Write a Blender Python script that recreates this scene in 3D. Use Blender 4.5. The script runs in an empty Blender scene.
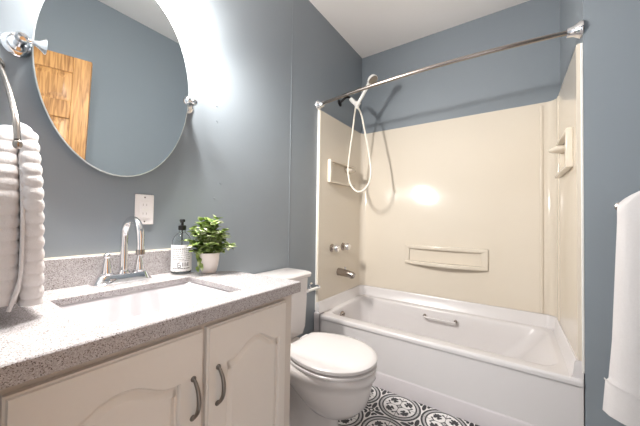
import bpy, math, random
from math import sin, cos, pi, radians as R, sqrt
from mathutils import Vector, Matrix

random.seed(7)
sc = bpy.context.scene
col = sc.collection

# ------------------------------------------------------------------ camera
CAM = Vector((1.2467, 0.0, 1.0938))
YAW, PITCH, ROLL, FPX = .6043, .0219, .0151, 278.68
fwd = Vector((-sin(YAW) * cos(PITCH), cos(YAW) * cos(PITCH), sin(PITCH)))
rt = fwd.cross(Vector((0, 0, 1))).normalized()
up = rt.cross(fwd)
rt2 = cos(ROLL) * rt + sin(ROLL) * up
up2 = -sin(ROLL) * rt + cos(ROLL) * up
cd = bpy.data.cameras.new('camera')
cd.sensor_width = 36
cd.lens = FPX / 640 * 36
cd.clip_start = .02
camo = bpy.data.objects.new('camera', cd)
m = Matrix((rt2, up2, -fwd)).transposed().to_4x4()
m.translation = CAM
camo.matrix_world = m
col.objects.link(camo)
sc.camera = camo

# ------------------------------------------------------------------ light levels
BULB = 150.0           # emission of the three vanity bulbs
WORLD = 1.25            # ambient fill added to soften the room, enters through the open doorway
EXPO = 0.37
SPOT = 27.0            # light thrown down and outwards by each vanity lamp
sc.view_settings.view_transform = 'Standard'
sc.view_settings.look = 'None'
sc.view_settings.gamma = 1.0
sc.view_settings.use_curve_mapping = False
sc.view_settings.exposure = EXPO
w = bpy.data.worlds.new('ambient_fill')
sc.world = w
w.use_nodes = True
w.node_tree.nodes['Background'].inputs[0].default_value = (.97, .975, 1.0, 1)
w.node_tree.nodes['Background'].inputs[1].default_value = WORLD


# ------------------------------------------------------------------ node helper
class E:
    """tiny expression compiler for math nodes"""
    def __init__(s, nt, v):
        s.nt, s.v = nt, v

    def op(s, o, *a):
        n = s.nt.nodes.new('ShaderNodeMath')
        n.operation = o
        for i, x in enumerate((s,) + a):
            x = x.v if isinstance(x, E) else x
            if isinstance(x, (int, float)):
                n.inputs[i].default_value = x
            else:
                s.nt.links.new(x, n.inputs[i])
        return E(s.nt, n.outputs[0])

    def __add__(s, o): return s.op('ADD', o)
    def __sub__(s, o): return s.op('SUBTRACT', o)
    def __mul__(s, o): return s.op('MULTIPLY', o)
    def __truediv__(s, o): return s.op('DIVIDE', o)
    def frac(s): return s.op('FRACT')
    def abs(s): return s.op('ABSOLUTE')
    def lt(s, o): return s.op('LESS_THAN', o)
    def gt(s, o): return s.op('GREATER_THAN', o)
    def max(s, o): return s.op('MAXIMUM', o)
    def min(s, o): return s.op('MINIMUM', o)
    def sqrt(s): return s.op('SQRT')


def hyp(a, b): return (a * a + b * b).sqrt()
def ell(a, ca, ra, b, cb, rb):
    x = (a - ca) / ra
    y = (b - cb) / rb
    return (x * x + y * y).lt(1.0)


def srgb(r, g, b):
    f = lambda c: (c / 255 / 12.92) if c <= 10 else ((c / 255 + .055) / 1.055) ** 2.4
    return (f(r), f(g), f(b), 1)


def mat(name, color, rough=.5, metal=0, bump=0, bscale=200, var=0, vscale=6, spec=.5, coat=0, **kw):
    mt = bpy.data.materials.new(name)
    mt.use_nodes = True
    nt = mt.node_tree
    p = nt.nodes['Principled BSDF']
    p.inputs['Base Color'].default_value = color
    p.inputs['Roughness'].default_value = rough
    p.inputs['Metallic'].default_value = metal
    p.inputs['Specular IOR Level'].default_value = spec
    if coat:
        p.inputs['Coat Weight'].default_value = coat
        p.inputs['Coat Roughness'].default_value = .08
    for k, v in kw.items():
        p.inputs[k.replace('_', ' ')].default_value = v
    tc = nt.nodes.new('ShaderNodeTexCoord')
    if var:
        n = nt.nodes.new('ShaderNodeTexNoise')
        n.inputs['Scale'].default_value = vscale
        n.inputs['Detail'].default_value = 4
        nt.links.new(tc.outputs['Object'], n.inputs['Vector'])
        mx = nt.nodes.new('ShaderNodeMixRGB')
        mx.inputs[1].default_value = tuple(c * (1 - var) for c in color[:3]) + (1,)
        mx.inputs[2].default_value = tuple(min(1, c * (1 + var)) for c in color[:3]) + (1,)
        nt.links.new(n.outputs['Fac'], mx.inputs[0])
        nt.links.new(mx.outputs[0], p.inputs['Base Color'])
    if bump:
        n = nt.nodes.new('ShaderNodeTexNoise')
        n.inputs['Scale'].default_value = bscale
        n.inputs['Detail'].default_value = 3
        nt.links.new(tc.outputs['Object'], n.inputs['Vector'])
        b = nt.nodes.new('ShaderNodeBump')
        b.inputs['Strength'].default_value = bump
        b.inputs['Distance'].default_value = .002
        nt.links.new(n.outputs['Fac'], b.inputs['Height'])
        nt.links.new(b.outputs[0], p.inputs['Normal'])
    return mt


M = {}
M['wall'] = mat('blue_grey_paint', srgb(136, 144, 151), .33, bump=.12, bscale=90, var=.03, vscale=3)
M['ceil'] = mat('ceiling_white', srgb(243, 239, 237), .8, bump=.1, bscale=60)
M['trim'] = mat('white_trim_paint', srgb(232, 230, 226), .4, bump=.03, bscale=80)
M['cream'] = mat('cream_acrylic', srgb(219, 209, 194), .11, spec=.3, var=.015, vscale=2.5, bump=.05, bscale=5)
M['tub'] = mat('white_tub_enamel', srgb(218, 214, 214), .26, spec=.4, var=.01, vscale=8)
M['apron'] = mat('white_apron_enamel', srgb(206, 200, 202), .3, bump=.15, bscale=45, var=.01)
M['ceramic'] = mat('white_ceramic', srgb(220, 215, 213), .12, var=.008, vscale=10, coat=.3)
M['seat'] = mat('white_seat_plastic', srgb(214, 210, 209), .25, var=.008)
M['sink'] = mat('white_sink_ceramic', srgb(200, 197, 200), .1, var=.005, coat=.4)
M['chrome'] = mat('chrome', (.82, .82, .84, 1), .07, 1, var=.02)
M['nickel'] = mat('brushed_nickel', srgb(166, 157, 150), .25, 1, bump=.04, bscale=400, var=.04)
M['pewter'] = mat('dark_pewter', srgb(140, 134, 128), .33, 1, var=.12, vscale=60)
M['bronze'] = mat('dark_bronze_arm', srgb(50, 48, 48), .3, 1, var=.1)
M['black'] = mat('black_plastic', srgb(8, 8, 9), .4, var=.1)
M['white_plastic'] = mat('white_plastic', srgb(236, 234, 230), .3, var=.01)
M['hose'] = mat('white_hose', srgb(232, 226, 214), .35, bump=.3, bscale=350)
M['outlet'] = mat('outlet_plastic', srgb(236, 232, 232), .35, var=.01)
M['dark'] = mat('dark_recess', srgb(40, 38, 36), .7, var=.05)
M['slot'] = mat('outlet_slot', srgb(176, 168, 164), .6, var=.05)
M['pot'] = mat('white_pot_glaze', srgb(238, 230, 226), .3, var=.02, vscale=20)
M['soil'] = mat('potting_soil', srgb(62, 50, 40), .95, bump=.6, bscale=200, var=.3, vscale=80)
M['stem'] = mat('green_stem', srgb(96, 118, 60), .5, var=.1)
M['print'] = mat('label_ink', srgb(70, 68, 70), .6, var=.05)
M['labelm'] = mat('label_paper', srgb(246, 246, 247), .5, var=.03, vscale=150)
M['glass'] = mat('clear_glass', (.97, .99, .99, 1), .02, var=.005, Transmission_Weight=1.0, IOR=1.3)
M['mirror'] = mat('mirror_silver', (.82, .86, .87, 1), .005, 1, var=.004)
M['mirror_edge'] = mat('mirror_bevel', srgb(205, 212, 212), .25, var=.01)
M['caulk'] = mat('caulk', srgb(226, 214, 196), .6, var=.05, vscale=30)
M['grey_seam'] = mat('seam_caulk', srgb(150, 146, 148), .6, var=.05, vscale=30)
M['towel'] = mat('white_terry', srgb(222, 218, 218), .95, bump=.9, bscale=420, var=.03, vscale=120, spec=.15)
M['towel'].node_tree.nodes['Principled BSDF'].inputs['Sheen Weight'].default_value = .3
M['cabinet'] = mat('antique_white_cabinet', srgb(226, 220, 213), .45, bump=.1, bscale=70, var=.03, vscale=9)
M['cabinet_body'] = mat('cabinet_frame', srgb(212, 204, 196), .5, bump=.1, bscale=70, var=.03, vscale=9)


def granite():
    mt = bpy.data.materials.new('speckled_granite')
    mt.use_nodes = True
    nt = mt.node_tree
    p = nt.nodes['Principled BSDF']
    p.inputs['Roughness'].default_value = .22
    tc = nt.nodes.new('ShaderNodeTexCoord')

    def vor(scale, lo, hi):
        v = nt.nodes.new('ShaderNodeTexVoronoi')
        v.inputs['Scale'].default_value = scale
        nt.links.new(tc.outputs['Object'], v.inputs['Vector'])
        s = nt.nodes.new('ShaderNodeSeparateColor')
        nt.links.new(v.outputs['Color'], s.inputs[0])
        r = nt.nodes.new('ShaderNodeMapRange')
        r.inputs[1].default_value = lo
        r.inputs[2].default_value = hi
        nt.links.new(s.outputs[0], r.inputs[0])
        return r.outputs[0]

    def mix(f, a, b):
        x = nt.nodes.new('ShaderNodeMixRGB')
        nt.links.new(f, x.inputs[0])
        for i, c in ((1, a), (2, b)):
            if isinstance(c, tuple):
                x.inputs[i].default_value = c
            else:
                nt.links.new(c, x.inputs[i])
        return x.outputs[0]
    base = mix(vor(520, .2, .9), srgb(168, 163, 163), srgb(190, 186, 188))
    c1 = mix(vor(560, .86, .89), base, srgb(132, 123, 119))
    c2 = mix(vor(640, .945, .96), c1, srgb(88, 82, 82))
    c3 = mix(vor(600, .9, .92), c2, srgb(206, 204, 204))
    nt.links.new(c3, p.inputs['Base Color'])
    return mt


M['granite'] = granite()


def oak():
    mt = bpy.data.materials.new('golden_oak')
    mt.use_nodes = True
    nt = mt.node_tree
    p = nt.nodes['Principled BSDF']
    p.inputs['Roughness'].default_value = .35
    tc = nt.nodes.new('ShaderNodeTexCoord')
    mp = nt.nodes.new('ShaderNodeMapping')
    mp.inputs['Scale'].default_value = (22, 22, 1.6)
    nt.links.new(tc.outputs['Object'], mp.inputs[0])
    n = nt.nodes.new('ShaderNodeTexNoise')
    n.inputs['Scale'].default_value = 2.2
    n.inputs['Detail'].default_value = 7
    n.inputs['Distortion'].default_value = 1.2
    nt.links.new(mp.outputs[0], n.inputs['Vector'])
    r = nt.nodes.new('ShaderNodeValToRGB')
    r.color_ramp.elements[0].position = .3
    r.color_ramp.elements[0].color = srgb(116, 74, 36)
    r.color_ramp.elements[1].position = .62
    r.color_ramp.elements[1].color = srgb(186, 138, 84)
    nt.links.new(n.outputs['Fac'], r.inputs[0])
    nt.links.new(r.outputs[0], p.inputs['Base Color'])
    return mt


M['oak'] = oak()


def leafmat():
    mt = bpy.data.materials.new('variegated_leaf')
    mt.use_nodes = True
    nt = mt.node_tree
    p = nt.nodes['Principled BSDF']
    p.inputs['Roughness'].default_value = .4
    tc = nt.nodes.new('ShaderNodeTexCoord')
    n = nt.nodes.new('ShaderNodeTexNoise')
    n.inputs['Scale'].default_value = 38
    n.inputs['Detail'].default_value = 1
    nt.links.new(tc.outputs['Object'], n.inputs['Vector'])
    r = nt.nodes.new('ShaderNodeValToRGB')
    e = r.color_ramp.elements
    e[0].position, e[0].color = .34, srgb(84, 108, 58)
    e[1].position, e[1].color = .68, srgb(226, 230, 206)
    k = e.new(.52)
    k.color = srgb(150, 172, 92)
    nt.links.new(n.outputs['Fac'], r.inputs[0])
    nt.links.new(r.outputs[0], p.inputs['Base Color'])
    return mt


M['leaf'] = leafmat()


def bulbmat(name='glowing_bulb', strength=None):
    mt = bpy.data.materials.new(name)
    mt.use_nodes = True
    p = mt.node_tree.nodes['Principled BSDF']
    p.inputs['Base Color'].default_value = (1, .97, .93, 1)
    p.inputs['Emission Color'].default_value = (1.0, .955, .90, 1)
    p.inputs['Emission Strength'].default_value = strength or BULB
    return mt


M['bulb'] = bulbmat()


def tilemat():
    mt = bpy.data.materials.new('patterned_floor_tile')
    mt.use_nodes = True
    nt = mt.node_tree
    p = nt.nodes['Principled BSDF']
    p.inputs['Roughness'].default_value = .35
    g = nt.nodes.new('ShaderNodeNewGeometry')
    s = nt.nodes.new('ShaderNodeSeparateXYZ')
    nt.links.new(g.outputs['Position'], s.inputs[0])
    T = .245
    X = E(nt, s.outputs[0])
    Y = E(nt, s.outputs[1])
    a = (((X - .700) / T + .5).frac() - .5).abs()
    b = (((Y - 1.643) / T + .5).frac() - .5).abs()
    r = hyp(a, b)
    ink = (r - .468).abs().lt(.022).max((r - .385).abs().lt(.017))
    pq = (a + b) * .70711
    q = ((a - b) * .70711).abs()
    flo = ell(pq, .25, .095, q, 0, .034)
    flo = flo.max(ell(pq, .25, .030, q, .055, .050))
    flo = flo.max(ell(pq, .175, .028, q, .028, .036))
    flo = flo.max(ell(pq, .295, .024, q, .045, .030))
    flo = flo.max((hyp(pq - .195, q) - .150).abs().lt(.0125) * pq.lt(.235))
    flo = flo.max(ell(pq, .245, .026, q, .142, .024))
    flo = flo * r.lt(.37)
    c = a * -1 + .5
    d = b * -1 + .5
    st = ell(c, .19, .12, d, .0, .045).max(ell(d, .19, .12, c, 0, .045))
    st = st.max(ell(c, .12, .055, d, .085, .032)).max(ell(d, .12, .055, c, .085, .032))
    st = st.max((hyp(c, d) - .05).abs().lt(.018)) * r.gt(.5)
    ink = ink.max(flo).max(st)
    gr = a.min(b).lt(.007)
    band = r.gt(.39).min(r.lt(.46))
    n = nt.nodes.new('ShaderNodeTexNoise')
    n.inputs['Scale'].default_value = 25

    def mix(f, c1, c2):
        x = nt.nodes.new('ShaderNodeMixRGB')
        nt.links.new(f, x.inputs[0])
        for i, cc in ((1, c1), (2, c2)):
            if isinstance(cc, tuple):
                x.inputs[i].default_value = cc
            else:
                nt.links.new(cc, x.inputs[i])
        return x.outputs[0]
    base = mix(n.outputs['Fac'], srgb(222, 219, 217), srgb(236, 233, 231))
    base = mix(band.v, base, srgb(186, 184, 184))
    base = mix(ink.v, base, srgb(36, 36, 40))
    base = mix(gr.v, base, srgb(120, 117, 116))
    nt.links.new(base, p.inputs['Base Color'])
    return mt


M['tile'] = tilemat()


# ------------------------------------------------------------------ mesh helpers
def wloc(o):
    v = Vector((0, 0, 0))
    while o is not None:
        v += Vector(o.location)
        o = o.parent
    return v


class MB:
    def __init__(s):
        s.v, s.f = [], []

    def add(s, vs, fs):
        n = len(s.v)
        s.v += [Vector(v) for v in vs]
        s.f += [tuple(i + n for i in f) for f in fs]
        return s

    def box(s, x0, x1, y0, y1, z0, z1):
        return s.add([(x0, y0, z0), (x1, y0, z0), (x1, y1, z0), (x0, y1, z0), (x0, y0, z1), (x1, y0, z1), (x1, y1, z1), (x0, y1, z1)],
                     [(0, 3, 2, 1), (4, 5, 6, 7), (0, 1, 5, 4), (1, 2, 6, 5), (2, 3, 7, 6), (3, 0, 4, 7)])

    def loft(s, rings, cap0=True, cap1=True, closed=True):
        n = len(rings[0])
        vs = [p for r in rings for p in r]
        fs = []
        for k in range(len(rings) - 1):
            for i in range(n if closed else n - 1):
                j = (i + 1) % n
                fs.append((k * n + i, k * n + j, (k + 1) * n + j, (k + 1) * n + i))
        if cap0:
            fs.append(tuple(range(n))[::-1])
        if cap1:
            fs.append(tuple((len(rings) - 1) * n + i for i in range(n)))
        return s.add(vs, fs)

    def lathe(s, o, axis, prof, n=24, sx=1, sy=1):
        a = Vector(axis).normalized()
        u = a.orthogonal().normalized()
        if abs(a.z) > .99:
            u = Vector((1, 0, 0))
        v = a.cross(u)
        o = Vector(o)
        rings = []
        for r, h in prof:
            r = max(r, 1e-5)
            rings.append([o + a * h + u * (r * sx * cos(2 * pi * i / n)) + v * (r * sy * sin(2 * pi * i / n)) for i in range(n)])
        return s.loft(rings)

    def tube(s, pts, rad, n=12, cap=True):
        pts = [Vector(p) for p in pts]
        if not isinstance(rad, (list, tuple)):
            rad = [rad] * len(pts)
        t0 = (pts[1] - pts[0]).normalized()
        u = t0.orthogonal().normalized()
        rings = []
        for i, p in enumerate(pts):
            if i == 0:
                t = t0
            elif i == len(pts) - 1:
                t = (pts[i] - pts[i - 1]).normalized()
            else:
                t = (pts[i + 1] - pts[i - 1]).normalized()
            u = (u - t * u.dot(t)).normalized()
            v = t.cross(u)
            rings.append([p + (u * cos(2 * pi * k / n) + v * sin(2 * pi * k / n)) * rad[i] for k in range(n)])
        return s.loft(rings, cap, cap)

    def ball(s, c, r, n=16, k=10, sx=1, sy=1, sz=1):
        c = Vector(c)
        rings = []
        for j in range(k + 1):
            th = pi * j / k
            rr = max(sin(th), 1e-4) * r
            rings.append([c + Vector((rr * cos(2 * pi * i / n) * sx, rr * sin(2 * pi * i / n) * sy, -cos(th) * r * sz)) for i in range(n)])
        return s.loft(rings)

    def build(s, name, mt, parent=None, smooth=True, bevel=0, seg=2, angle=40, subsurf=0, **tags):
        off = wloc(parent)
        me = bpy.data.meshes.new(name)
        me.from_pydata([v - off for v in s.v], [], s.f)
        me.update()
        import bmesh
        bm = bmesh.new()
        bm.from_mesh(me)
        bmesh.ops.recalc_face_normals(bm, faces=bm.faces)
        bm.to_mesh(me)
        bm.free()
        me.materials.append(mt)
        if smooth:
            for p in me.polygons:
                p.use_smooth = True
            me.set_sharp_from_angle(angle=R(angle))
        o = bpy.data.objects.new(name, me)
        col.objects.link(o)
        o.parent = parent
        if bevel:
            b = o.modifiers.new('bevel', 'BEVEL')
            b.width = bevel
            b.segments = seg
            b.limit_method = 'ANGLE'
            b.angle_limit = R(35)
        if subsurf:
            b = o.modifiers.new('subsurf', 'SUBSURF')
            b.levels = b.render_levels = subsurf
        for k, v in tags.items():
            o[k] = v
        return o


def thing(name, loc, label, cat, group=None):
    o = bpy.data.objects.new(name, None)
    o.empty_display_size = .05
    o.location = loc
    o['label'] = label
    o['category'] = cat
    if group:
        o['group'] = group
    col.objects.link(o)
    return o


def rrect(x0, x1, y0, y1, r, z, n=6):
    """rounded rectangle ring, counter clockwise, 4*(n+1) points"""
    out = []
    for cx, cy, a0 in ((x1 - r, y1 - r, 0), (x0 + r, y1 - r, 90), (x0 + r, y0 + r, 180), (x1 - r, y0 + r, 270)):
        for k in range(n + 1):
            a = R(a0 + 90 * k / n)
            out.append(Vector((cx + r * cos(a), cy + r * sin(a), z)))
    return out


def spline(pts, n=8):
    pts = [Vector(p) for p in pts]
    P = [pts[0] * 2 - pts[1]] + pts + [pts[-1] * 2 - pts[-2]]
    out = []
    for i in range(1, len(P) - 2):
        a, b, c, d = P[i - 1:i + 3]
        for k in range(n):
            t = k / n
            out.append(.5 * ((2 * b) + (c - a) * t + (2 * a - 5 * b + 4 * c - d) * t * t + (3 * b - a - 3 * c + d) * t ** 3))
    out.append(pts[-1])
    return out


# ------------------------------------------------------------------ dimensions
W, D, F = 1.52, 2.515, 1.753          # tub alcove: width, back wall, front line
HC = 2.721                            # ceiling
RW = 1.95                             # right wall of the room
CT = .852                             # counter top


def struct(name, mb, mt, **kw):
    o = mb.build(name, mt, smooth=False, **kw)
    o['kind'] = 'structure'
    return o


struct('floor', MB().box(-.1, RW + .1, -.2, D + .1, -.1, 0), M['tile'])
struct('ceiling', MB().box(-.1, RW + .1, -.2, D + .1, HC, HC + .1), M['ceil'])
struct('wall_left', MB().box(-.1, 0, -.2, D + .1, 0, HC), M['wall'])
struct('wall_back', MB().box(0, RW + .1, D, D + .1, 0, HC), M['wall'])
struct('wall_alcove', MB().box(W, RW + .1, F, D, 0, HC), M['wall'])
struct('wall_right', MB().box(RW, RW + .1, -.2, F, 0, HC), M['wall'])
we = MB()
we.box(0, .98, -.14, -.02, 0, HC)
we.box(1.82, RW, -.14, -.02, 0, HC)
we.box(.98, 1.82, -.14, -.02, 2.08, HC)
struct('wall_entry', we, M['wall'])
struct('baseboard_left', MB().box(0, .012, .83, F - .01, 0, .085), M['trim'])
struct('trim_1', MB().box(0, .0018, 1.436, 1.441, .09, HC), M['wall'])          # wall panel seam
dj = MB()
dj.box(.98, 1.0, -.15, -.01, 0, 2.06)
dj.box(1.80, 1.82, -.15, -.01, 0, 2.06)
dj.box(.98, 1.82, -.15, -.01, 2.06, 2.08)
struct('trim_2', dj, M['trim'])


# ------------------------------------------------------------------ raised panels
def offset_loop(loop, d):
    """inset a closed 2d loop (ccw) by d"""
    n = len(loop)
    out = []
    for i in range(n):
        p0, p1, p2 = loop[i - 1], loop[i], loop[(i + 1) % n]
        e1 = (p1 - p0).normalized()
        e2 = (p2 - p1).normalized()
        n1 = Vector((-e1.y, e1.x))
        n2 = Vector((-e2.y, e2.x))
        b = (n1 + n2)
        b = b / max(.35, b.length_squared) * 2 if b.length > 1e-6 else n1
        out.append(p1 + b * d)
    return out


def panel_loop(x0, x1, z0, z1, arch=0, n=28):
    """ccw loop, top edge from right to left, optionally a cathedral arch"""
    L = []
    for k in range(10):
        L.append(Vector((x0 + (x1 - x0) * k / 10, z0)))
    for k in range(10):
        L.append(Vector((x1, z0 + (z1 - z0) * k / 10)))
    for k in range(n):
        t = k / n
        u = abs(2 * t - 1)
        if u > .84:
            h = 0
        else:
            h = arch * (.5 + .5 * cos(pi * (u / .84) ** 1.15))
        L.append(Vector((x1 + (x0 - x1) * t, z1 + h)))
    for k in range(10):
        L.append(Vector((x0, z1 + (z0 - z1) * k / 10)))
    return L


def outer_match(loop, x0, x1, z0, z1, arch):
    """outer rectangle with the same point count as panel_loop"""
    out = []
    n = len(loop) - 30
    for k in range(10): out.append(Vector((x0 + (x1 - x0) * k / 10, z0)))
    for k in range(10): out.append(Vector((x1, z0 + (z1 - z0) * k / 10)))
    for k in range(n): out.append(Vector((x1 + (x0 - x1) * k / n, z1)))
    for k in range(10): out.append(Vector((x0, z1 + (z0 - z1) * k / 10)))
    return out


# ------------------------------------------------------------------ oak door (seen in the mirror)
def oak_door():
    root = bpy.data.objects.new('door_1', None)
    root['kind'] = 'structure'
    col.objects.link(root)
    w_, h_, t_ = .76, 2.03, .035
    mb = MB()
    px = [(.10, .345), (.415, .66)]
    pz = [(.22, .78), (.94, 1.60), (1.72, 1.92)]
    bars_x = [0, .10, .345, .415, .66, .76]
    # stiles and rails
    for a, b in ((0, .10), (.345, .415), (.66, .76)):
        mb.box(a, b, 0, t_, 0, h_)
    for a, b in ((0, .22), (.78, .94), (1.60, 1.72), (1.92, h_)):
        mb.box(.10, .345, 0, t_, a, b)
        mb.box(.415, .66, 0, t_, a, b)
    fr = mb.build('frame', M['oak'], root, bevel=.004)
    for x0, x1 in px:
        for z0, z1 in pz:
            q = MB()
            rings = []
            for ins, dep in ((0, .016), (.014, .016), (.045, .004), (.05, .004)):
                rings.append([Vector((x, dep, z)) for x, z in ((x0 + ins, z0 + ins), (x1 - ins, z0 + ins), (x1 - ins, z1 - ins), (x0 + ins, z1 - ins))])
            q.loft(rings, False, True)
            rings = [[Vector((v.x, t_ - v.y, v.z)) for v in r] for r in rings]
            q.loft(rings, False, True)
            q.build('raised_panel', M['oak'], root)
    k = MB()
    k.lathe((.70, 0, .95), (0, -1, 0), [(.03, 0), (.03, .006), (.012, .01), (.012, .03), (.026, .04), (.03, .055), (.02, .066), (0, .068)])
    k.build('knob', M['nickel'], root)
    # local x runs from the hinge to the latch edge
    root.location = (1.775, .012, .008)
    d = Vector((1.468 - 1.775, .70 - .012))
    root.rotation_euler = (0, 0, math.atan2(d.y, d.x))
    return root


oak_door()

# ------------------------------------------------------------------ bathtub
tub = thing('bathtub', (W / 2, (F + D) / 2, 0), 'white alcove bathtub below the cream shower walls', 'bathtub')
e = .004
ZR = .376
rings = [rrect(e, W - e, F - .003, D - e, .004, .04),
         rrect(e, W - e, F - .003, D - e, .004, ZR - .055),
         rrect(e, W - e, F - .003, D - e, .004, ZR - .034),
         rrect(e, W - e, F - .010, D - e, .006, ZR - .030),
         rrect(e, W - e, F - .012, D - e, .008, ZR - .014),
         rrect(e, W - e, F - .009, D - e, .010, ZR - .004),
         rrect(e + .004, W - e - .004, F - .002, D - e, .010, ZR),
         rrect(e + .008, W - e - .008, F + .006, D - e, .012, ZR),
         rrect(.075, W - .075, F + .062, D - .085, .085, ZR),
         rrect(.083, W - .085, F + .070, D - .092, .082, ZR - .004),
         rrect(.09, W - .10, F + .076, D - .098, .08, ZR - .018),
         rrect(.10, W - .15, F + .085, D - .106, .08, ZR - .09),
         rrect(.115, W - .25, F + .10, D - .12, .09, ZR - .22),
         rrect(.13, W - .30, F + .115, D - .135, .10, .075),
         rrect(.16, W - .34, F + .14, D - .16, .09, .058)]
mb = MB()
mb.loft(rings, True, True)
mb.build('basin', M['tub'], tub, angle=50)
ap = MB()
prof = [(F - .0005, ZR - .0345), (F - .0005, .104), (F - .007, .094), (F - .009, .090), (F - .009, .0), (F + .03, 0), (F + .03, ZR - .0345)]
ap.loft([[Vector((x, y, z)) for y, z in prof] for x in (.055, W - .004)])
ap.build('apron', M['apron'], tub)
lp = MB()
lp.box(.0005, .052, F - .014, F + .045, .0, .384)
lp.build('corner_post', M['apron'], tub, bevel=.008, seg=3)
fl = MB()
# upstand around the three wall sides (u path)


def upath(off, r, n=7):
    p = [Vector((off, F + .002))]
    for k in range(n + 1):
        a = R(180 - 90 * k / n)
        p.append(Vector((off + r + r * cos(a), D - off - r + r * sin(a))))
    for k in range(n + 1):
        a = R(90 - 90 * k / n)
        p.append(Vector((W - off - r + r * cos(a), D - off - r + r * sin(a))))
    p.append(Vector((W - off, F + .002)))
    return p


def ustrip(mb, prof):
    """prof: list of (offset from the wall, z); swept round the alcove"""
    rings = []
    n = None
    paths = [upath(o, .012 + .045) for o, z in prof]
    rings = [[Vector((paths[j][i].x, paths[j][i].y, prof[j][1])) for j in range(len(prof))] for i in range(len(paths[0]))]
    mb.loft(rings)


ustrip(fl, [(.004, ZR - .01), (.052, ZR - .01), (.050, ZR + .004), (.042, ZR + .012), (.036, ZR + .07), (.030, ZR + .082), (.004, ZR + .084)])
fl.build('upstand', M['tub'], tub)
ov = MB()
ov.lathe((.098, 2.00, .310), (1, 0, -.05), [(.036, 0), (.036, .006), (.030, .011), (.012, .013), (.010, .02), (.0, .021)])
ovo = ov.build('overflow_plate', M['nickel'], tub)
MB().tube([(.112, 2.00, .310), (.125, 1.992, .326), (.13, 1.985, .338)], [.006, .006, .007]).build('trip_lever', M['nickel'], ovo)
gb = MB()
yb = 2.392
gb.tube([(.655, yb, .318), (.655, yb - .03, .314), (.885, yb - .03, .314), (.885, yb, .318)], .008)
gbo = gb.build('grab_bar', M['tub'], tub, label='slim white grab bar on the inner back wall of the bathtub')
for x in (.655, .885):
    MB().lathe((x, yb + .005, .318), (0, -1, 0), [(.011, 0), (.011, .018), (.009, .024), (.0, .025)]).build("bar_mount", M["nickel"], gbo)
MB().lathe((.24, 2.13, .058), (0, 0, 1), [(.03, 0), (.03, .004), (.02, .006), (.0, .006)]).build('drain', M['chrome'], tub)
MB().tube([(.0545, F - .012, .012), (.0545, F - .013, .366), (.0545, F - .006, .3785), (.0545, F + .042, .3785)], .0035, 8).build('seam', M['grey_seam'], tub)

# ------------------------------------------------------------------ tub surround
su = thing('tub_surround', (W / 2, D - .02, ZR + .084), 'cream glossy shower wall surround around the bathtub with moulded ledges', 'shower surround')
mb = MB()
ZT = 1.940
ustrip(mb, [(.002, ZR + .084), (.024, ZR + .084), (.025, ZT - .008), (.022, ZT), (.002, ZT)])
mb.build('wall_panel', M['cream'], su)
tr = MB()
tr.box(0.0005, .012, F - .001, F + .008, ZR + .02, ZT + .002)
tr.build('edge_trim', M['trim'], su, bevel=.002)
tr = MB()
tr.box(W - .010, W - .0005, F - .001, F + .008, ZR + .03, ZT + .0)
tr.build('edge_trim', M['trim'], su, bevel=.002)
# vertical moulded ribs of the back wall near the right corner, and corner columns
rb = MB()
for x0, x1, y1 in ((1.405, 1.425, D - .018),):
    rb.box(x0, x1, D - .032, y1, ZR + .086, ZT - .02)
rb.build('rib', M['cream'], su, bevel=.005, seg=3)
rb = MB()
rb.box(W - .032, W - .018, D - .16, D - .14, ZR + .086, ZT - .02)
rb.build('rib', M['cream'], su, bevel=.005, seg=3)


# bowed shelf of the back wall
def bowed(x0, x1, z0, z1, yb, d0, d1, n=20, sag=0):
    rings = []
    for i in range(n + 1):
        t = i / n
        b = 1 - (2 * t - 1) ** 2
        y = yb - d0 - d1 * b
        x = x0 + (x1 - x0) * t
        zz = -sag * b
        rings.append([Vector((x, yb, z0 + zz)), Vector((x, y + .004, z0 + zz)), Vector((x, y, z0 + .006 + zz)),
                      Vector((x, y, z1 - .006 + zz)), Vector((x, y + .004, z1 + zz)), Vector((x, yb, z1 + zz))])
    return rings


yb = D - .022
LX0, LX1 = .462, 1.095
lg = MB()
lg.loft(bowed(LX0, LX1, .715, .745, yb, .016, .055))
lg.loft(bowed(LX0, LX1, .848, .882, yb, .014, .018))
lg.box(LX0, LX0 + .035, yb - .016, yb, .718, .88)
lg.box(LX1 - .045, LX1, yb - .016, yb, .718, .88)
lg.build('soap_ledge', M['cream'], su, bevel=.003, seg=2)


def niche(side):
    """moulded soap dish frame on a side wall; side 0 = left, 1 = right"""
    f = (lambda d: .023 + d) if side == 0 else (lambda d: W - .023 - d)
    y0, y1, z0, z1 = (1.868, 2.30, 1.390, 1.578) if side == 0 else (1.842, 2.29, 1.372, 1.572)

    def bx(mb, d0, d1, a, b, c, d):
        xs = sorted((f(d0), f(d1)))
        mb.box(xs[0], xs[1], a, b, c, d)
    o = MB()
    bx(o, 0, .030, y0, y0 + .034, z0, z1)
    for za, zb in ((z0, z0 + .018), (z1 - .018, z1)):
        ring = []
        for y, d in ((y0 + .03, .030), (y0 + .2, .034), (y1, .03)):
            ring.append([Vector((f(0), y, za)), Vector((f(d), y, za)), Vector((f(d), y, zb)), Vector((f(0), y, zb))])
        o.loft(ring)
    r = o.build('soap_niche', M['cream'], su, bevel=.006, seg=3)
    q = MB()
    yc, zc = (2.20, 1.53) if side == 0 else (2.12, 1.52)
    q.ball((f(.02), yc, zc), .055, 20, 12, 1.0, 1.1, .40)
    q.build('soap_dish', M['cream'], r)
    q = MB()
    bx(q, .0, .02, yc + .005, yc + .02, z0 + .018, zc)
    q.build('bracket', M['cream'], r, bevel=.004)


niche(0)
niche(1)

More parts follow.
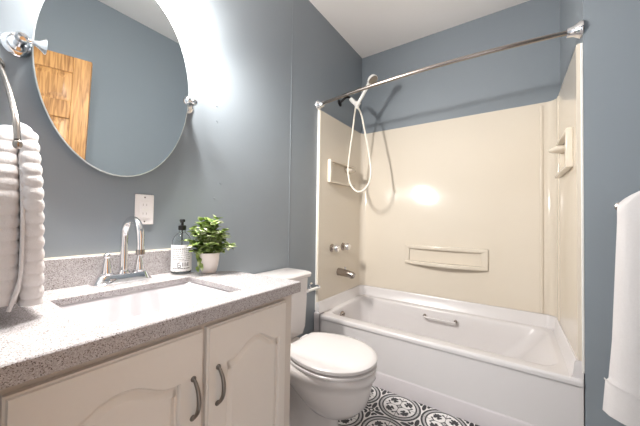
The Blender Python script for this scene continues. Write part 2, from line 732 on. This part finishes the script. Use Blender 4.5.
# ------------------------------------------------------------------ tub taps
for y, nm in ((1.948, 'chrome tap knob on the cream wall above the spout, nearer the toilet'),
              (2.130, 'chrome tap knob on the cream wall above the spout, nearer the back corner')):
    t = thing('tap_knob', (.025, y, .858), nm, 'tap', 'tub tap knobs')
    MB().lathe((.0245, y, .858), (1, 0, 0), [(.034, 0), (.034, .006), (.024, .012), (.016, .016), (.016, .022)]).build('escutcheon', M['nickel'], t)
    k = MB()
    k.lathe((.046, y, .858), (1, 0, 0), [(.018, 0), (.030, .006), (.030, .03), (.024, .042), (.012, .046), (.0, .047)], 10)
    k.build('knob', M['chrome'], t)
t = thing('tub_spout', (.025, 2.06, .645), 'chrome bath spout on the cream wall below the two tap knobs', 'spout')
mb = MB()
mb.tube([(.0245, 2.06, .648), (.04, 2.06, .648), (.11, 2.05, .645), (.172, 2.045, .638), (.184, 2.045, .634)], [.033, .032, .030, .026, .020], 16)
mb.build('spout_body', M['nickel'], t)
MB().tube([(.162, 2.046, .634), (.164, 2.046, .612)], [.018, .016], 14).build('outlet', M['pewter'], t)
MB().lathe((.09, 2.06, .674), (0, 0, 1), [(.006, 0), (.006, .012), (.010, .016), (.008, .022), (0, .023)]).build('diverter', M['chrome'], t)

# ------------------------------------------------------------------ hand shower
t = thing('hand_shower', (0, 2.08, 2.12), 'white hand shower with looped hose on a dark arm above the tub', 'shower')
Y = 2.08
arm = MB()
arm.tube(spline([(-.002, Y, 2.112), (.03, Y, 2.128), (.065, Y, 2.146), (.10, Y, 2.138), (.125, Y, 2.112)], 6), .0095)
arm.build('shower_arm', M['bronze'], t)
MB().lathe((0.0005, Y, 2.113), (1, 0, .2), [(.032, 0), (.030, .006), (.014, .012), (.0, .013)]).build('escutcheon', M['bronze'], t)
hd = MB()
hd.tube([(.112, Y, 2.122), (.135, Y, 2.096), (.165, Y, 2.066)], [.017, .019, .017], 14)
hd.ball((.172, Y, 2.060), .024, 16, 10)
hd.tube([(.172, Y, 2.060), (.19, Y - .004, 2.075)], [.019, .022])
hd.build('holder', M['white_plastic'], t)
hs = MB()
hs.tube(spline([(.166, Y, 2.03), (.182, Y, 2.068), (.215, Y - .004, 2.110), (.255, Y - .008, 2.165), (.285, Y - .010, 2.208)], 5),
        [.0125] * 6 + [.0135] * 5 + [.014] * 5 + [.015] * 4 + [.02], 14)
hso = hs.build('handset', M['white_plastic'], t)
ax = Vector((.60, -.12, -.79)).normalized()
c = Vector((.315, Y - .012, 2.228))
mb = MB()
mb.lathe(c - ax * .03, ax, [(.004, 0), (.022, .004), (.038, .016), (.043, .032), (.043, .040)], 24)
mb.build('spray_head', M['white_plastic'], hso)
MB().lathe(c - ax * .03, ax, [(.040, .0395), (.039, .044), (.0, .045)], 24).build('spray_face', M['pewter'], hso)
ho = MB()
ho.tube(spline([(.160, Y, 2.045), (.150, Y, 1.98), (.128, Y, 1.80), (.100, Y, 1.60), (.098, Y - .005, 1.48), (.135, Y - .01, 1.375), (.200, Y - .01, 1.325),
                (.272, Y - .01, 1.358), (.308, Y - .01, 1.46), (.288, Y - .005, 1.63), (.245, Y, 1.83), (.212, Y, 1.97), (.175, Y, 2.045)], 10), .0072, 10)
ho.build('hose', M['hose'], t)

# ------------------------------------------------------------------ curtain rod
t = thing('shower_curtain_rod', (W / 2, 1.74, 1.99), 'bowed brushed metal shower curtain rod spanning the tub alcove', 'curtain rod')
pts = []
for i in range(25):
    u = i / 24
    pts.append((.012 + (W - .024) * u, 1.752 + .020 * u - .062 * (1 - (2 * u - 1) ** 2), 1.978 + .036 * u))
mb = MB()
mb.tube(pts, .0115, 14)
mb.build('rod', M['nickel'], t)
for s in (0, 1):
    o = (0.0005, 1.752, 1.978) if s == 0 else (W - .0005, 1.772, 2.014)
    MB().lathe(o, (1 if s == 0 else -1, 0, 0), [(.040, 0), (.040, .006), (.036, .014), (.025, .030), (.020, .055), (.015, .058)], 24).build('flange', M['chrome'], t)

# ------------------------------------------------------------------ toilet
YC = 1.20
t = thing('toilet', (.4, YC, 0), 'white two-piece toilet with closed lid between vanity and bathtub', 'toilet')


def egg(x0, x1, hw, z, n=40, yc=YC, back=.55, sq=2.2):
    """egg outline: blunt towards the wall, round at the front"""
    xm = x0 + (x1 - x0) * (1 - back) * .95
    out = []
    for i in range(n):
        a = 2 * pi * i / n
        c_, s_ = cos(a), sin(a)
        if c_ >= 0:
            x = xm + (x1 - xm) * c_
            y = hw * s_
        else:
            x = xm - (xm - x0) * abs(c_) ** (2 / 2.8)
            y = hw * (abs(s_) ** (2 / 2.4)) * (1 if s_ > 0 else -1)
        out.append(Vector((x, yc + y, z)))
    return out



def lidring(d, z, n=64):
    """round-front outline cut straight at the hinge side, inset by d"""
    xm, hw, xf, ab, x0 = .515, .191 - d, .731 - d, .275 - d, .292 + d
    out = []
    for i in range(n):
        a = 2 * pi * i / n
        x = xm + (xf - xm) * cos(a) if cos(a) >= 0 else max(x0, xm + ab * cos(a))
        out.append(Vector((x, YC + hw * sin(a), z)))
    return out


bw = MB()
bw.loft([egg(.12, .555, .115, 0), egg(.12, .56, .115, .012), egg(.13, .55, .103, .03), egg(.14, .54, .090, .08), egg(.14, .54, .086, .16), egg(.14, .52, .086, .26), egg(.16, .50, .09, .34)])
bw.loft([egg(.48, .56, .06, .172), egg(.455, .622, .100, .178), egg(.425, .660, .128, .195), egg(.385, .690, .153, .230), egg(.325, .703, .169, .275), egg(.25, .712, .179, .32),
         egg(.21, .716, .182, .345), egg(.205, .730, .192, .358), egg(.205, .731, .193, .380), egg(.21, .722, .186, .3935), egg(.26, .64, .14, .396)])
bw.box(.03, .27, YC - .10, YC + .10, .30, .395)
bw.build('bowl', M['ceramic'], t, angle=60)
st = MB()
st.loft([lidring(.014, .395), lidring(.004, .398), lidring(0, .402), lidring(.0, .410), lidring(.004, .4135), lidring(.016, .4145)])
st.build('seat', M['seat'], t)
ld_ = MB()
ld_.loft([lidring(.018, .4150), lidring(.016, .4185), lidring(.004, .4205), lidring(.0, .4245), lidring(.0, .437), lidring(.006, .443), lidring(.03, .447), lidring(.09, .449)])
ld_.build('lid', M['seat'], t)
for s in (-1, 1):
    MB().tube([(.276, YC + s * .07 - .025, .418), (.276, YC + s * .07 + .025, .418)], .014, 12).build('hinge', M['seat'], t)
tk = MB()
tk.loft([rrect(.022, .195, YC - .180, YC + .180, .03, .397), rrect(.015, .205, YC - .192, YC + .192, .035, .44), rrect(.012, .215, YC - .197, YC + .197, .035, .738)])
tk.build('tank', M['ceramic'], t)
tl = MB()
tl.loft([rrect(.010, .222, YC - .204, YC + .204, .035, .739), rrect(.008, .232, YC - .211, YC + .211, .04, .744), rrect(.008, .234, YC - .213, YC + .213, .04, .760),
         rrect(.012, .228, YC - .207, YC + .207, .04, .768), rrect(.03, .20, YC - .19, YC + .19, .03, .773)])
tl.build('tank_lid', M['ceramic'], t)
fv = MB()
fv.lathe((.2125, YC - .15, .69), (1, 0, 0), [(.016, 0), (.016, .006), (.009, .01), (.009, .02)])
fv.tube([(.231, YC - .15, .69), (.234, YC - .11, .685), (.232, YC - .075, .678)], [.008, .007, .009])
fv.build('flush_lever', M['chrome'], t)
for s in (-1, 1):
    MB().ball((.33, YC + s * .098, .022), .014, 12, 8).build('bolt_cap', M['seat'], t)

# ------------------------------------------------------------------ toilet paper holder
t = thing('toilet_paper_holder', (0, 1.60, .60), 'empty toilet paper holder with white roller on the wall behind the tank', 'toilet paper holder')
for y in (1.55, 1.695):
    m_ = MB()
    m_.lathe((0.0005, y, .597), (1, 0, 0), [(.022, 0), (.022, .005), (.011, .012), (.009, .05), (.013, .056), (.013, .082), (.0, .085)], 18)
    m_.build('post', M['chrome'], t)
MB().tube([(.07, 1.545, .590), (.07, 1.61, .590), (.07, 1.70, .590)], [.0095, .010, .0095], 14).build('roller', M['white_plastic'], t)

# ------------------------------------------------------------------ vanity cabinet
VY0, VY1, VX = .015, .832, .545
van = thing('vanity_cabinet', (.27, .42, 0), 'antique white bathroom vanity cabinet with two arched-panel doors', 'vanity cabinet')
cb = MB()
cb.box(.003, VX - .02, VY0, VY1 - .0, .09, .70)
cb.box(.003, .02, VY0, VY1, .69, .811)
cb.box(.02, VX - .02, VY0, VY0 + .018, .70, .811)
cb.box(.02, VX - .02, VY1 - .018, VY1, .70, .811)
cb.build('carcass', M['cabinet_body'], van, bevel=.002)
ff = MB()
ff.box(VX - .02, VX, VY0, VY1, .09, .811)
ff.build('face_frame', M['cabinet_body'], van, bevel=.0015)
MB().box(.003, VX - .07, VY0 + .005, VY1 - .005, 0, .09).build('toe_kick', M['cabinet_body'], van)


def vdoor(y0, y1, zb, zt, hy):
    x0, x1 = VX + .0008, VX + .020
    st_ = .062
    arch = .042
    lo = panel_loop(y0 + st_, y1 - st_ + .022, zb + .06, zt - .118, arch) if False else panel_loop(y0 + .062, y1 - .036, zb + .055, zt - .115, arch)
    if hy < y0 + (y1 - y0) / 2:
        lo = panel_loop(y0 + .062, y1 - .036, zb + .055, zt - .115, arch)
    else:
        lo = panel_loop(y0 + .036, y1 - .062, zb + .055, zt - .115, arch)
    ou = outer_match(lo, y0, y1, zb, zt, arch)
    P3 = lambda L, x: [Vector((x, p.x, p.y)) for p in L]
    d = MB()
    ou_in = offset_loop(ou, .0035)
    ou_in2 = offset_loop(ou, .006)
    d.loft([P3(ou, x0), P3(ou, x1 - .006), P3(ou_in, x1 - .0045), P3(ou_in2, x1), P3(lo, x1), P3(offset_loop(lo, .003), x1 - .003), P3(offset_loop(lo, .005), x1 - .010)], True, False)
    do = d.build('door', M['cabinet'], van, angle=28)
    p = MB()
    p.loft([P3(offset_loop(lo, .0048), x1 - .0102), P3(offset_loop(lo, .011), x1 - .010), P3(offset_loop(lo, .024), x1 - .002), P3(offset_loop(lo, .027), x1 - .0015)], False, True)
    p.build('raised_panel', M['cabinet'], do, angle=20)
    h = MB()
    zc, hl = .624, .050
    pts, rd = [], []
    for i in range(17):
        u = i / 16
        s_ = 2 * u - 1
        pts.append((x1 + .004 + .024 * (1 - abs(s_) ** 2.4), hy, zc + hl * s_))
        rd.append(.0042 + .0016 * (1 - s_ * s_))
    h.tube(pts, rd, 10)
    for s_ in (-1, 1):
        h.lathe((x1 - .0005, hy, zc + s_ * hl), (1, 0, 0), [(.0075, 0), (.0075, .003), (.005, .006), (0, .0065)], 12)
    h.build('handle', M['pewter'], do)


vdoor(.088, .449, .13, .793, .420)
vdoor(.461, .783, .13, .793, .494)

# ------------------------------------------------------------------ countertop
top = thing('countertop', (.29, .43, .812), 'speckled grey granite vanity top with short backsplash', 'countertop')
SX0, SX1, SY0, SY1 = .168, .494, .222, .637
CX = .574
outer = [(CX, -.012), (CX, .851), (.20, .833), (.09, .70), (.0015, .70), (.0015, -.012)]
# slab with a rectangular cutout: quads between the outer and the cutout outline
c = MB()
hole = [(SX1, SY0), (SX1, SY1), (.35, SY1), (SX0, SY1), (SX0, SY1 - .12), (SX0, SY0)]
z0, z1 = CT - .039, CT
bev = .003


def ringz(L, z): return [Vector((x, y, z)) for x, y in L]


def inset(L, d):
    q = offset_loop([Vector(p) for p in L], d)
    return [(p.x, p.y) for p in q]


zc_ = CT - .019
lip = inset(outer, .03)
c.loft([ringz(hole, zc_), ringz(lip, zc_), ringz(lip, z0), ringz(outer, z0), ringz(outer, z1 - bev), ringz(inset(outer, bev), z1), ringz(inset(hole, -.0015), z1), ringz(hole, z1 - .0015), ringz(hole, zc_)], False, False)
c.build('slab', M['granite'], top, angle=30)
bs = MB()
bs.box(.0015, .020, -.012, .675, CT, CT + .098)
bs.build('backsplash', M['granite'], top, bevel=.002)
MB().box(.0012, .012, -.012, .675, CT + .098, CT + .102).build('caulk_line', M['caulk'], top)

sk = thing('sink', (.33, .43, .70), 'white rectangular undermount sink set in the granite vanity top', 'sink')
s_ = MB()
zt = CT - .0195
s_.loft([rrect(SX0 - .02, SX1 + .02, SY0 - .02, SY1 + .02, .02, zt), rrect(SX0 - .004, SX1 + .004, SY0 - .004, SY1 + .004, .018, zt),
         rrect(SX0 + .002, SX1 - .002, SY0 + .002, SY1 - .004, .02, zt - .01),
         rrect(SX0 + .015, SX1 - .015, SY0 + .03, SY1 - .06, .03, zt - .095), rrect(SX0 + .03, SX1 - .03, SY0 + .06, SY1 - .10, .03, zt - .112),
         rrect(.315, .345, .41, .44, .014, zt - .117)], False, True)
s_.build('sink_bowl', M['sink'], sk, angle=50)
MB().lathe((.33, .425, zt - .1168), (0, 0, 1), [(.022, 0), (.022, .003), (.014, .004), (0, .003)]).build('drain', M['chrome'], sk)

# ------------------------------------------------------------------ faucet
FX, FY = .070, .438
t = thing('faucet', (FX, FY, CT), 'chrome gooseneck two-handle faucet behind the sink', 'faucet')
b = MB()
b.loft([rrect(FX - .032, FX + .032, FY - .098, FY + .094, .026, CT + .0005), rrect(FX - .032, FX + .032, FY - .098, FY + .094, .026, CT + .006),
        rrect(FX - .028, FX + .028, FY - .093, FY + .089, .024, CT + .009), rrect(FX - .022, FX + .022, FY - .080, FY + .078, .019, CT + .032),
        rrect(FX - .019, FX + .019, FY - .076, FY + .074, .016, CT + .034)])
b.build('base_plate', M['chrome'], t)
sp = MB()
pts = [(FX, FY, CT + .025), (FX, FY, CT + .06), (FX, FY, CT + .11), (FX, FY, CT + .15)]
rr = .064
for k in range(1, 15):
    a = R(180 - 172 * k / 14)
    pts.append((FX + rr + rr * cos(a), FY, CT + .168 + rr * sin(a) * .98))
pts += [(FX + 2 * rr + .002, FY, CT + .150), (FX + 2 * rr + .003, FY, CT + .128)]
n = len(pts)
rad = [.016, .0145, .0135] + [.0128] * (n - 5) + [.0115, .0115]
sp.tube(pts, rad, 16)
spo = sp.build('spout', M['chrome'], t)
MB().lathe((FX + 2 * rr + .003, FY, CT + .129), (0, 0, -1), [(.0125, 0), (.0135, .004), (.0135, .016), (.010, .018), (0, .0175)], 16).build('aerator', M['nickel'], spo)
MB().lathe((FX, FY, CT + .034), (0, 0, 1), [(.020, 0), (.020, .004), (.015, .012), (.013, .014)], 20).build('collar', M['chrome'], spo)
for s in (-1, 1):
    y = FY + s * .052
    h = MB()
    h.lathe((FX, y, CT + .0335), (0, 0, 1), [(.022, 0), (.022, .006), (.019, .008), (.0165, .02), (.012, .045), (.009, .055), (.008, .058), (.011, .061), (.0115, .067), (.009, .073), (.004, .076), (.0, .0762)], 20)
    h.build('handle', M['chrome'], t)

# ------------------------------------------------------------------ soap bottle
BX, BY = .072, .655
t = thing('soap_dispenser', (BX, BY, CT), 'clear glass soap bottle with black pump and printed label beside the plant', 'soap bottle')
g = MB()
r0 = .039
g.lathe((BX, BY, CT + .0008), (0, 0, 1), [(.0, .002), (r0 - .006, 0), (r0, .004), (r0 + .0005, .03), (r0, .07), (r0, .130), (r0 - .002, .143), (r0 - .009, .158), (.020, .170), (.013, .175), (.0125, .186),
        (.0105, .186), (.0105, .174), (.018, .166), (r0 - .011, .156), (r0 - .005, .141), (r0 - .003, .130), (r0 - .003, .03), (r0 - .003, .009), (.0, .008)], 32)
g.build('bottle', M['glass'], t)
lb = MB()
rl = r0 + .0009
A0, A1 = R(-115), R(85)          # towards the room


def cyl(a, z, r): return Vector((BX + r * cos(a), BY + r * sin(a), CT + z))


rings = []
for i in range(31):
    a = A0 + (A1 - A0) * i / 30
    rings.append([cyl(a, .014, rl), cyl(a, .124, rl), cyl(a, .124, rl + .0006), cyl(a, .014, rl + .0006)])
lb.loft(rings)
lbo = lb.build('label', M['labelm'], t, label='pale printed label around the bottle')
pr = MB()


def stroke(a0, a1, z0, z1):
    rg = []
    for i in range(5):
        a = a0 + (a1 - a0) * i / 4
        rg.append([cyl(a, z0, rl + .0004), cyl(a, z1, rl + .0004), cyl(a, z1, rl + .0011), cyl(a, z0, rl + .0011)])
    pr.loft(rg)


ca = R(-33)
for z in (.119, .116, .014, .017):
    stroke(ca - R(70), ca + R(70), z, z + .0009)
rnd = random.Random(3)
for z, hh in ((.106, .003), (.098, .002), (.090, .002), (.081, .002), (.072, .002), (.064, .002), (.057, .002), (.024, .004)):
    a = ca - R(48)
    while a < ca + R(48):
        wd = R(rnd.uniform(3, 9))
        stroke(a, a + wd, z, z + hh)
        a += wd + R(rnd.uniform(2, 5))
# the row of big marks low on the label: two bold round marks, then finer upright ones
for a, wd, zz, hh in ((-50, 3.4, .030, .020), (-47, 10, .048, .003), (-45, 11, .039, .0025), (-36, 3.4, .030, .011), (-46, 11, .030, .0025),
                      (-24, 2.5, .034, .017), (-16, 2.5, .034, .017), (-9, 2.5, .034, .017), (4, 2.5, .034, .017), (9, 2.5, .034, .017), (-3, 2.5, .034, .012)):
    stroke(R(a), R(a + wd), zz, zz + hh)
pr.build('print', M['print'], lbo, smooth=False)
pu = MB()
pu.lathe((BX, BY, CT + .1857), (0, 0, 1), [(.0145, 0), (.0155, .001), (.0155, .018), (.013, .020), (.006, .021), (.0055, .034), (.010, .035), (.0115, .040), (.010, .046), (0, .047)], 20)
pu.tube([(BX, BY, CT + .225), (BX + .02, BY - .015, CT + .225), (BX + .03, BY - .022, CT + .221)], [.0065, .0055, .0045], 10)
pu.tube([(BX, BY, CT + .1857), (BX, BY, CT + .02)], .0025, 8)
pu.build('pump', M['black'], t)

# ------------------------------------------------------------------ potted plant
PX, PY = .150, .737
t = thing('potted_plant', (PX, PY, CT), 'small leafy green plant in a white pot on the vanity corner', 'plant')
p = MB()
p.lathe((PX, PY, CT + .0006), (0, 0, 1), [(0, .0), (.027, 0), (.030, .003), (.037, .03), (.041, .06), (.042, .084), (.041, .087), (.039, .087), (.038, .078), (0, .077)], 32)
p.build('pot', M['pot'], t)
MB().lathe((PX, PY, CT + .0775), (0, 0, 1), [(.037, 0), (.034, .004), (.0, .006)], 20).build('soil', M['soil'], t)
lv, sm = MB(), MB()
rnd = random.Random(11)


def leaf(o, d, L, wdt, upv, curl):
    d = d.normalized()
    for u_ in (.3, .6, 1.0):
        tp_ = o + d * L * u_
        if (Vector((tp_.x - BX, tp_.y - BY)).length < .047 and tp_.z < CT + .25) or tp_.x < .012:
            return
    side = d.cross(upv)
    if side.length < 1e-3:
        side = Vector((1, 0, 0))
    side.normalize()
    nn = side.cross(d)
    vs, fs = [], []
    K = 6
    for i in range(K + 1):
        u = i / K
        hw = wdt * sin(pi * min(1, .08 + .92 * u) ** .8) * (1 if u < 1 else 0)
        c_ = o + d * (L * u) - nn * (curl * L * u * u)
        vs += [c_ - side * hw + nn * hw * .3, c_, c_ + side * hw + nn * hw * .3]
    for i in range(K):
        for k in (0, 1):
            a = i * 3 + k
            fs.append((a, a + 1, a + 4, a + 3))
    lv.add(vs, fs)


base = Vector((PX, PY, CT + .08))
for i in range(74):
    az = rnd.uniform(0, 2 * pi)
    el = rnd.uniform(.3, 1.5)
    ln = rnd.uniform(.06, .165)
    d = Vector((cos(az) * cos(el) * .75, sin(az) * cos(el) * .72, sin(el) * 1.0))
    b0 = base + Vector((rnd.uniform(-.02, .02), rnd.uniform(-.02, .02), 0))
    tip = b0 + d * ln + Vector((0, 0, -.02 * cos(el)))
    if tip.x < .045:
        tip.x = .045 + rnd.uniform(0, .02)
    mid = b0 * .5 + tip * .5 + Vector((0, 0, .012))
    pts = spline([b0, mid, tip], 3)
    sm.tube(pts, .0011, 5)
    for k, q in enumerate(pts[2:]):
        for j in range(1 if k < 3 else 3):
            a2 = rnd.uniform(0, 2 * pi)
            dd = Vector((cos(a2), sin(a2), rnd.uniform(-.35, .7))) + d * .5
            if q.x < .075 and dd.x < 0:
                dd.x = abs(dd.x)
            leaf(q, dd, rnd.uniform(.026, .042), rnd.uniform(.011, .017), Vector((rnd.uniform(-.3, .3), rnd.uniform(-.3, .3), 1)), rnd.uniform(0, .35))
# a few trailing leaves down the side next to the bottle
for k in range(9):
    q = Vector((PX - .012 + .004 * k % .03, PY - .048 - .002 * (k % 3), CT + .092 - .0075 * k))
    leaf(q, Vector((rnd.uniform(.1, .6), rnd.uniform(-.5, .1), -.7)), .026, .008, Vector((1, -.3, .4)), .2)
lv.build('foliage', M['leaf'], t)
sm.build('stems', M['stem'], t)

# ------------------------------------------------------------------ wall outlet
t = thing('wall_outlet', (0, .5315, 1.122), 'white electrical outlet plate on the wall above the faucet', 'outlet')
MB().box(.0005, .006, .496, .567, 1.061, 1.184).build('cover_plate', M['outlet'], t, bevel=.003, seg=3)
rc = MB()
rc.box(.005, .0085, .514, .549, 1.089, 1.156)
rco = rc.build('receptacle', M['outlet'], t, bevel=.0012)
for z in (1.101, 1.137):
    q = MB()
    q.box(.0082, .0088, .5235, .5255, z, z + .009)
    q.box(.0082, .0088, .5365, .5385, z, z + .009)
    q.build('slot', M['slot'], rco, smooth=False)
q = MB()
q.box(.0082, .0092, .521, .530, 1.118, 1.124)
q.box(.0082, .0092, .533, .542, 1.118, 1.124)
q.build('test_button', M['white_plastic'], rco, smooth=False)
for z in (1.073, 1.172):
    MB().lathe((.0058, .5315, z), (1, 0, 0), [(.003, 0), (.003, .0007), (0, .001)], 10).build('screw', M['nickel'], t)

# ------------------------------------------------------------------ mirror
TILT = R(3.5)
MY, MZ, MA, MBV = .4305, 1.612, .246, .371
t = thing('mirror', (0, MY, MZ), 'frameless oval tilting mirror on the wall over the faucet', 'mirror')


def mpt(a, f, depth):
    y = MY + MA * f * cos(a)
    zz = MBV * f * sin(a)
    return Vector((.060 + zz * sin(TILT) + depth * cos(TILT), y, MZ + zz * cos(TILT) - depth * sin(TILT)))


N = 72
g = MB()
g.loft([[mpt(2 * pi * i / N, .988, 0) for i in range(N)]], False, True)
g.loft([[mpt(2 * pi * i / N, .988, 0) for i in range(N)], [mpt(2 * pi * i / N, .988, -.0035) for i in range(N)]], False, True)
g.build('mirror_glass', M['mirror'], t, smooth=False)
ed = MB()
ed.loft([[mpt(2 * pi * i / N, .988, .0002) for i in range(N)], [mpt(2 * pi * i / N, 1.0, -.0015) for i in range(N)], [mpt(2 * pi * i / N, 1.0, -.004) for i in range(N)],
         [mpt(2 * pi * i / N, .97, -.0045) for i in range(N)]], False, False)
ed.build('bevelled_edge', M['mirror_edge'], t)
for s in (-1, 1):
    yb = MY + s * (MA + .022)
    q = MB()
    q.lathe((.0005, yb, MZ), (1, 0, 0), [(.036, 0), (.036, .004), (.031, .009), (.024, .010), (.022, .016), (.013, .020), (.011, .045), (.015, .050), (.015, .068), (.011, .074), (0, .076)], 24)
    bro = q.build('bracket', M['chrome'], t)
    q = MB()
    if s < 0:
        q.lathe((.060, yb + .008, MZ), (0, 1, 0), [(.006, 0), (.006, .010), (.007, .016), (.012, .028), (.023, .040), (.024, .043), (0, .044)], 20)
    else:
        q.lathe((.062, yb - .004, MZ), (0, -1, 0), [(.007, 0), (.007, .006), (.012, .016), (.017, .024), (.017, .030), (.010, .036), (0, .037)], 20)
    q.build('pivot', M['chrome'], bro)

# ------------------------------------------------------------------ vanity light
t = thing('vanity_light', (0, .43, 2.12), 'three-bulb vanity light on the wall above the oval mirror', 'wall light')
MB().box(.0005, .028, .17, .69, 2.085, 2.165).build('back_plate', M['nickel'], t, bevel=.008, seg=3)
for y in (.236, .43, .624):
    a = MB()
    a.tube(spline([(.026, y, 2.125), (.09, y, 2.135), (.128, y, 2.125), (.140, y, 2.085)], 5), .007, 10)
    a.lathe((.140, y, 2.046), (0, 0, 1), [(.0, 0), (.020, .001), (.024, .012), (.020, .03), (.008, .036), (0, .037)], 18)
    ao = a.build('lamp_arm', M['nickel'], t)
    MB().ball((.140, y, 2.012), .046, 24, 16).build('bulb', M['bulb'], ao)
    sl = bpy.data.lights.new('lamp_beam', 'SPOT')
    sl.energy = SPOT
    sl.spot_size = R(180)
    sl.spot_blend = .8
    sl.shadow_soft_size = .035
    sl.color = (1.0, .965, .92)
    so = bpy.data.objects.new('lamp_beam', sl)
    so.parent = t
    so.location = Vector((.150, y, 1.925)) - Vector(t.location)
    so.rotation_euler = Vector((.46, .50, -.73)).to_track_quat('-Z', 'Y').to_euler()
    col.objects.link(so)

# ------------------------------------------------------------------ towel arm and hand towel
t = thing('towel_hanger', (0, .115, 1.53), 'curved brushed metal towel arm with a ball end at the left edge', 'towel holder')
MB().lathe((.0005, .112, 1.535), (1, 0, 0), [(.026, 0), (.026, .006), (.018, .012), (.010, .016), (.010, .02)], 20).build('wall_plate', M['nickel'], t)
a = MB()
a.tube(spline([(.012, .112, 1.540), (.09, .1195, 1.497), (.170, .1215, 1.440), (.240, .1228, 1.383), (.303, .1245, 1.316), (.328, .1252, 1.262)], 6), .0062, 12)
a.ball((.329, .1254, 1.252), .0085, 14, 10, 1, 1, 1.3)
a.build('arm', M['nickel'], t)
t = thing('hand_towel', (.26, .137, .87), 'white ribbed hand towel hanging from the curved towel arm by the sink', 'towel')


def lobe(x0, x1, ya, yb, zt, zb, rib, ph=0, taper=.5, near=True):
    """thick hanging fold, horizontal ribs"""
    rings = []
    nz = 150
    for i in range(nz + 1):
        u = i / nz
        z = zt + (zb - zt) * u
        k = min(1, (u / .10)) if u < .10 else 1
        k = sqrt(1 - (1 - k) ** 2) if u < .10 else 1
        wob = rib * (abs(sin((z + ph) * pi / .029)) ** .7 - .5)
        sx = (x1 - x0) / 2 * (taper + (1 - taper) * min(1, u * 3.2) ** .8) * max(k, .15)
        sy = (yb - ya) / 2 * (.45 + .38 * min(1, u / .09) + .17 * min(1, u * 1.2)) * max(k, .15)
        xc = x1 - (x1 - x0) / 2 - .055 * max(0, 1 - u * 2.2)
        yc = (ya + sy + .0 if near else yb - sy) + .0015 * sin(z * 9)
        r_ = rrect(xc - sx - wob, xc + sx + wob, yc - sy - wob, yc + sy + wob, max(.003, min(sx, sy) * .8), z, 5)
        rings.append(r_)
    mb_ = MB()
    mb_.loft(rings)
    return mb_


lobe(.12, .335, .1385, .1765, 1.335, .884, .0032, 0, .66).build('near_fold', M['towel'], t, angle=80)
lobe(.10, .325, .082, .1365, 1.325, .890, .0032, .01, .66, False).build('far_fold', M['towel'], t, angle=80)
hm = MB()
hm.tube(spline([(.288, .1372, 1.235), (.330, .1372, 1.1), (.337, .137, .98), (.333, .134, .93), (.326, .122, .878)], 6), [.0035] * 18 + [.005] * 4 + [.004] * 3, 8)
hm.build('hem', M['towel'], t)

# ------------------------------------------------------------------ bath towel
t = thing('towel_bar', (1.76, F, 1.165), 'short metal towel bar on the blue wall right of the tub', 'towel bar')
MB().tube([(1.616, 1.683, 1.168), (1.92, 1.683, 1.168)], .006, 12).build('bar', M['nickel'], t)
for x in (1.64, 1.90):
    MB().lathe((x, F - .0005, 1.168), (0, -1, 0), [(.022, 0), (.022, .005), (.010, .012), (.009, .058), (.011, .062), (.011, .078), (0, .080)], 18).build('post', M['nickel'], t)
t = thing('bath_towel', (1.76, 1.683, .3), 'large white bath towel hanging on the blue wall at the right edge', 'towel')
rings = []
nz = 60
xl = lambda z: (1.563 + .009 * max(0, z - .30) / .135 if z < .435 else 1.581 + .012 * min(1, (z - .435) / .17) + .018 * max(0, min(1, (z - .605) / .5)))
for i in range(nz + 1):
    u = i / nz
    z = .30 + (1.262 - .30) * u
    if z < 1.165:
        x0 = xl(z)
        x1 = 1.935 - .02 * u
        k = 1
    else:
        q = (z - 1.165) / (1.262 - 1.165)
        x0 = 1.611 + .13 * q ** 1.7
        x1 = 1.915 - .07 * q ** 1.7
        k = sqrt(max(.02, 1 - q * q))
    th = (.030 + .016 * (1 - u)) * k
    if z < .435:
        th += .004
    nx = 26
    fr, bk = [], []
    for j in range(nx + 1):
        s = j / nx
        x = x0 + (x1 - x0) * s
        edge = sqrt(max(0, 1 - (2 * s - 1) ** 8))
        fold = .008 * sin(s * 9 + 1.2) * (1 - .4 * u) + .003 * sin(s * 23 + z * 3)
        drop = -.085 * min(1, (x - 1.563) / .37) * (1 - u) ** 2 if z < .62 else 0
        fr.append(Vector((x, 1.683 - th * edge + fold * edge * .7, z + drop)))
        bk.append(Vector((x, 1.683 + .022 * k * edge + .4 * fold * edge, z + drop)))
    rings.append(fr + bk[::-1])
mb = MB()
mb.loft(rings)
mb.build('terry_body', M['towel'], t, angle=80)
bnd = MB()
rg = []
for j in range(27):
    s = j / 26
    x = 1.568 + .367 * s
    zb = .432 - .115 * s
    edge = sqrt(max(0, 1 - (2 * s - 1) ** 8))
    y = 1.683 - .051 * edge + .006 * sin(s * 9 + 1.2) * edge
    rg.append([Vector((x, y, zb)), Vector((x, y - .003, zb)), Vector((x, y - .003, zb + .007)), Vector((x, y, zb + .007))])
bnd.loft(rg)
bnd.build('hem_band', M['towel'], t)

# ------------------------------------------------------------------ wall plugs
for i, (y, z, lb) in enumerate(((.861, 1.666, 'topmost painted-over screw plug on the wall right of the mirror'),
                                (.863, 1.589, 'painted-over screw plug on the wall straight below the topmost one'),
                                (.890, 1.273, 'small painted-over screw plug on the wall above the potted plant'),
                                (.856, 1.193, 'lowest painted-over screw plug just above the potted plant'))):
    o = MB().lathe((.0003, y, z), (1, 0, 0), [(.005, 0), (.004, .0018), (0, .0024)], 10).build('wall_plug', M['wall'])
    o['label'] = lb
    o['category'] = 'wall plug'
    o['group'] = 'painted-over screw plugs right of the mirror'
